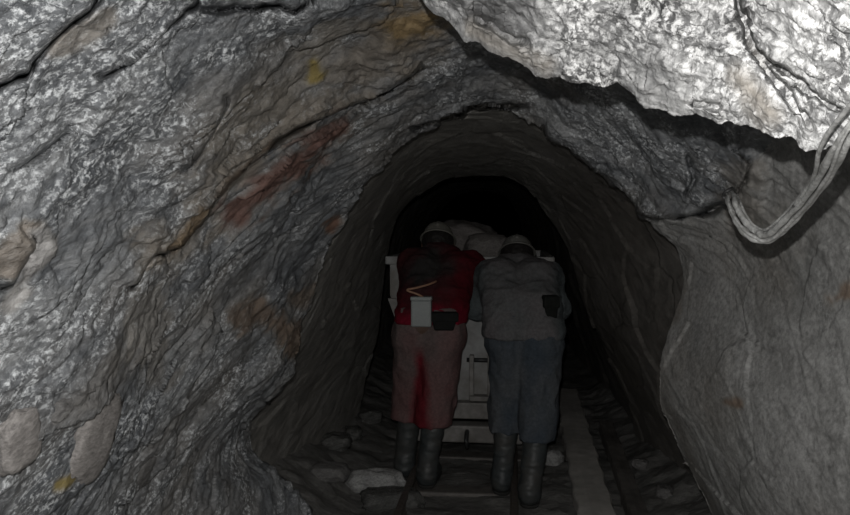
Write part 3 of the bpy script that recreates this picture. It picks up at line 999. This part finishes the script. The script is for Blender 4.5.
    # boots
    for sd, sg in (('l', -1), ('r', 1)):
        kn, an = (np.array(J[q + sd], float) for q in ('kn', 'an'))
        t = (boot_top + .03 - an[2]) / (kn[2] - an[2])
        tp = lerp(an, kn, t)
        toe = an + np.array([sg * .025, .165, -.035])
        V, Q = sdf_mesh([(tp, an, .068, .055), (an + np.array([0, -.015, -.03]), an + np.array([0, 0, 0]), .05, .052), (an + np.array([0, .01, -.03]), toe, .05, .043)], .008, .03,
                        [((0, 0, an[2] - .075), (0, 0, -1.)), ((0, 0, boot_top + .03), (0, 0, 1.))])
        V = wrinkle(V, Q, .005, (10, 10, 26), 27)
        bo = mesh_np('boot', V, Q, M_RUBBER, body, True)
        V, Q = sdf_mesh([(an + np.array([0, -.02, -.045]), toe + np.array([0, .005, -.01]), .058, .051, .02)], .008, .02,
                        [((0, 0, an[2] - .085), (0, 0, -1.)), ((0, 0, an[2] - .065), (0, 0, 1.))])
        mesh_np('sole', V, Q, M_SOLE, bo, True)
        if cuff and sd == 'r':
            V, Q = sdf_mesh([(tp + np.array([0, 0, -.03]), tp + np.array([0, 0, .04]), .078, .078)], .008, .02, [((0, 0, tp[2] - .022), (0, 0, -1.)), ((0, 0, tp[2] + .022), (0, 0, 1.))])
            mesh_np('boot_cuff', wrinkle(V, Q, .005, (14, 14, 20), 3), Q, M_SOCK, bo, True)['label'] = 'pale turned-down cuff'
    # hair under the helmet
    V, Q = sdf_mesh([(hc + .02 * u - .02 * f, hc + .03 * u + .0 * f, .092, .086), (hc - .04 * u - .045 * f, hc + .02 * u - .02 * f, .06, .085)], .008, .03)
    mesh_np('hair', wrinkle(V, Q, .004, (40, 40, 40), 5), Q, M_HAIR, body, True)
    # helmet: dome with a brim all round, crest and cap lamp
    R = np.stack([s, f, u], 1)
    base = hc + .052 * u - .005 * f
    HS = .80
    prof_h = [(a_ * HS, b_ * .92) for a_, b_ in [(0, .108), (.03, .106), (.06, .097), (.088, .078), (.108, .05), (.118, .018), (.122, .004), (.138, -.006), (.140, -.010), (.136, -.013), (.117, -.004), (.112, .016), (.102, .046), (.082, .072), (.055, .09), (0, .10)]]
    nseg = 40
    V = []; Fq = []
    for i in range(nseg):
        a = 2 * math.pi * i / nseg
        for r, z in prof_h:
            fr = 1.0 + (.14 if math.sin(a) > 0 and r > .1 else 0) * max(0, math.sin(a))
            V.append(base + R @ np.array([r * math.cos(a), r * 1.14 * fr * math.sin(a), z]))
    L = len(prof_h)
    for i in range(nseg):
        for j in range(L - 1):
            Fq.append((i * L + j, i * L + j + 1, ((i + 1) % nseg) * L + j + 1, ((i + 1) % nseg) * L + j))
    hm = mesh_np('helmet', np.array(V), np.array(Fq), helm_mat, body, True)
    bm = bmesh.new()
    tube(bm, [base + R @ np.array([0, .108 * math.cos(a), .098 * math.sin(a)]) for a in np.linspace(.35, math.pi - .35, 14)], .009, 8)
    bobj('helmet_crest', bm, helm_mat, hm, True)
    bm = bmesh.new()
    lp = base + R @ np.array([0, .118, .04])
    tube(bm, [lp - f * .02, lp + f * .005, lp + f * .03], .03, 16)
    bobj('cap_lamp', bm, M_LEATHER, hm, True)
    bm = bmesh.new()
    tube(bm, [lp + f * .03, lp + f * .034], .025, 16)
    bobj('lamp_lens', bm, M_LENS, hm, True)
    # belt
    bm = bmesh.new()
    bz = pel + ax * J['belt']
    pts = [bz + np.array([.205 * math.cos(a), .128 * math.sin(a), 0]) for a in np.linspace(0, 2 * math.pi, 40)]
    for i in range(39):
        p0, p1 = pts[i], pts[i + 1]
        q = [bm.verts.new(p0 + np.array([0, 0, -.02])), bm.verts.new(p1 + np.array([0, 0, -.02])), bm.verts.new(p1 + np.array([0, 0, .02])), bm.verts.new(p0 + np.array([0, 0, .02]))]
        bm.faces.new(q)
    bmesh.ops.remove_doubles(bm, verts=bm.verts, dist=1e-4)
    bmesh.ops.solidify(bm, geom=list(bm.faces), thickness=.006)
    bobj('belt', bm, M_LEATHER, body)
    return body


def pouch(body, c, size, rz=0.0):
    bm = bmesh.new()
    box(bm, (0, 0, 0), size, None, .012)
    for v in bm.verts:
        if v.co.z < 0: v.co.x *= .72
    bm2 = bmesh.new(); box(bm2, (0, -size[1] * .28, size[2] * .22), (size[0] * 1.04, size[1] * .55, size[2] * .5), None, .008)
    o = bobj('belt_pouch', bm, M_LEATHER, body, False, c); o.rotation_euler = (0, 0, rz)
    bobj('pouch_flap', bm2, M_LEATHER, o)
    o['label'] = 'dark leather pouch'
    return o


def mixc(V, a, b, w):
    w = np.clip(w, 0, 1)[:, None]
    return np.concatenate([np.array(a) * (1 - w) + np.array(b) * w, np.ones((len(V), 1))], 1)


def red_shirt(V):
    # dark grey patch across the back, red at the side, brighter at the hem
    g = 1.25 - np.hypot((V[:, 0] + .49) / .17, (V[:, 2] - 1.20) / .17) + .35 * fbm(V * 9, 3, 31)
    c = mixc(V, (.075, .006, .010), (.032, .030, .029), g)
    hem = np.clip((1.03 - V[:, 2]) / .08 + .4 * vnoise(V * 12, 33), 0, 1)[:, None]
    c[:, :3] = c[:, :3] * (1 - hem) + np.array((.17, .008, .022)) * hem
    return c


def red_pants(V):
    n = fbm(V * np.array([9, 9, 5]), 4, 41)
    c = mixc(V, (.135, .105, .10), (.15, .082, .08), .5 + (.62 - V[:, 2]) * 1.4 + .5 * n)
    xc = -.50 + .02 * (V[:, 2] - .6)
    w = np.clip(1.3 - np.abs(V[:, 0] - xc) / (.035 + .12 * np.clip(.62 - V[:, 2], 0, .4)) + .5 * n, 0, 1) * np.clip((.80 - V[:, 2]) / .08, 0, 1)
    w = np.clip(w, 0, 1)[:, None] * .9
    c[:, :3] = c[:, :3] * (1 - w) + np.array((.14, .008, .016)) * w
    return c


def grey_shirt(V):
    n = fbm(V * 7, 4, 51)
    c = mixc(V, (.135, .124, .127), (.105, .109, .110), .5 + .5 * n)
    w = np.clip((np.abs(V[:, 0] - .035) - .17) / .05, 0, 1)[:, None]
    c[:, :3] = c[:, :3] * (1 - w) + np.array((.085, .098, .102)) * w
    return c


def blue_pants(V):
    n = fbm(V * np.array([8, 8, 5]), 4, 61)
    return mixc(V, (.055, .068, .083), (.09, .097, .104), .45 + .7 * n)


red = person(dict(
    pelvis=(-.455, 4.03, .90), waist=(-.435, 4.10, 1.03), chest=(-.415, 4.24, 1.17), neck=(-.425, 4.36, 1.275), head=(-.455, 4.47, 1.322), look=(-.02, .86, -.5),
    shl=(-.585, 4.31, 1.225), ell=(-.600, 4.27, 1.02), wrl=(-.56, 4.415, 1.06), shr=(-.245, 4.31, 1.215), elr=(-.255, 4.30, 1.02), wrr=(-.30, 4.415, 1.06),
    hipl=(-.545, 4.05, .84), knl=(-.575, 4.16, .47), anl=(-.612, 4.14, .085), hipr=(-.38, 4.03, .84), knr=(-.42, 4.06, .47), anr=(-.468, 4.02, .085),
    kw=.104, aw=.095, sw=.066, hem=.02, belt=.06), 'miner in red shirt and faded red trousers, white battery pack on belt, pushing the cart',
    red_shirt, red_pants, M_HELM, .37)
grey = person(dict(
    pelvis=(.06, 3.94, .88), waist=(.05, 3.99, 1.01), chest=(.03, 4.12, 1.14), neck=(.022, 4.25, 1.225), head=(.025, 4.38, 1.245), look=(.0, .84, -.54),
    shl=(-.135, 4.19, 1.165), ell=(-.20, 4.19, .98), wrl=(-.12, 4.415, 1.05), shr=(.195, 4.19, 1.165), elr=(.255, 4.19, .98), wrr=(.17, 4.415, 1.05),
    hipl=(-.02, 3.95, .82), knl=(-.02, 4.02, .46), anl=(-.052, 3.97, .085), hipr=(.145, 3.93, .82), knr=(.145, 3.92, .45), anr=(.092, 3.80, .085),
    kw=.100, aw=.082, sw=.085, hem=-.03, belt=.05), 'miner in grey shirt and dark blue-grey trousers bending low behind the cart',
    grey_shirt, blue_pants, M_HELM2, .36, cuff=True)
p = pix(444, 321, 3.905); pouch(red, (p[0], p[1], p[2]), (.15, .05, .10), .1)
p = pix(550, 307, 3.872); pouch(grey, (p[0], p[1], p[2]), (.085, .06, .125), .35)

# cap-lamp battery worn on the red miner's belt
p = pix(421.5, 311.5, 3.865)
batt = tag(empty('lamp_battery', (p[0], p[1], p[2] - .08)), 'white box-shaped lamp battery hung on the red-clad miner\'s belt', 'battery')
bm = bmesh.new(); box(bm, (0, 0, .07), (.108, .055, .14), None, .008); bobj('case', bm, M_BATT, batt)
bm = bmesh.new(); box(bm, (0, 0, .150), (.114, .060, .022), None, .006); bobj('lid', bm, M_BATT, batt)
bm = bmesh.new(); box(bm, (0, .035, .09), (.06, .018, .06), None, .004); bobj('belt_clip', bm, M_LEATHER, batt)
bm = bmesh.new()
tube(bm, smooth_path([(.01, -.01, .158), (-.02, -.025, .175), (-.075, -.02, .195), (-.03, .0, .205), (.035, .03, .222), (.07, .09, .235)], 8), .006, 8)
bobj('cord', bm, M_CORD, batt, True)

# ------------------------------------------------------------------ cable bundle hung along the right wall
M_CABLE = plain('dusty_grey_cable', (.36, .36, .35), .6, 0, .4, 90, .7, .005, dirt=(.16, .16, .15))
M_WIRE = plain('black_wire', (.03, .03, .03), .5, 0, .2, 30, .2)
cab = [(905, 70, .88), (846, 140, .98), (822, 178, 1.14), (800, 206, 1.30), (780, 227, 1.40), (765, 236, 1.46), (750, 231, 1.50), (740, 218, 1.54), (734, 204, 1.59), (731, 196, 1.70)]
cpts = smooth_path([pix(a, b, c) for a, b, c in cab], 10)
bundle = tag(empty('cable_bundle', tuple(cpts[0])), 'sagging bundle of dusty grey cables hanging from the right wall', 'cable')
n = len(cpts)
for kx, (rad, r, tw) in enumerate([(.0085, .0080, 0), (.0095, .0062, 2.1), (.0095, .0066, 4.2), (.0125, .0034, 3.2), (.0125, .003, 1.0)]):
    bm = bmesh.new()
    pp = []
    for i in range(n):
        t = Vector(cpts[min(i + 1, n - 1)] - cpts[max(i - 1, 0)]).normalized()
        s_ = t.cross(Vector((0, 1, 0))).normalized(); u_ = s_.cross(t)
        a = tw + i / n * 3.5
        sp = .62 + .38 * min(1, i / n * 1.6)
        pp.append(Vector(cpts[i]) - Vector(cpts[0]) + rad * sp * (math.cos(a) * s_ + math.sin(a) * u_))
    tube(bm, pp, r, 10, lambda i, r=r: r * (.64 + .36 * min(1, i / n * 1.8)) * (1 - .3 * max(0, i / n - .6) / .4) * (1 + .12 * math.sin(i * .9 + kx)))
    bobj('strand', bm, M_CABLE, bundle, True)
# thin loose strand looping above the bundle
lo_ = smooth_path([pix(a, b, c) for a, b, c in [(880, 70, .84), (848, 108, .92), (829, 132, .98), (819, 152, 1.03), (816, 170, 1.10), (810, 184, 1.18), (794, 206, 1.29)]], 8)
bm = bmesh.new(); tube(bm, lo_, .0032, 8)
tag(bobj('loose_cable', bm, M_CABLE, None, True), 'thin loose cable looping above the thick cable bundle', 'cable')
# hook that carries the bundle's end
hp_, hn_ = surf(733, 198)
if hp_ is not None:
    bm = bmesh.new()
    e = Vector(cpts[-1]); w = Vector(hp_)
    tube(bm, smooth_path([tuple(w - Vector(hn_) * .06), tuple(w), tuple(lerp(w, e, .5) + np.array([0, 0, .012])), tuple(e + Vector((0, 0, .016))), tuple(e + Vector((-.018, -.006, 0))), tuple(e + Vector((0, -.004, -.018)))], 6), .004, 8)
    tag(bobj('wall_hook', bm, M_WIRE, None, True), 'small black iron hook in the rock holding the cable bundle\'s end', 'hook')
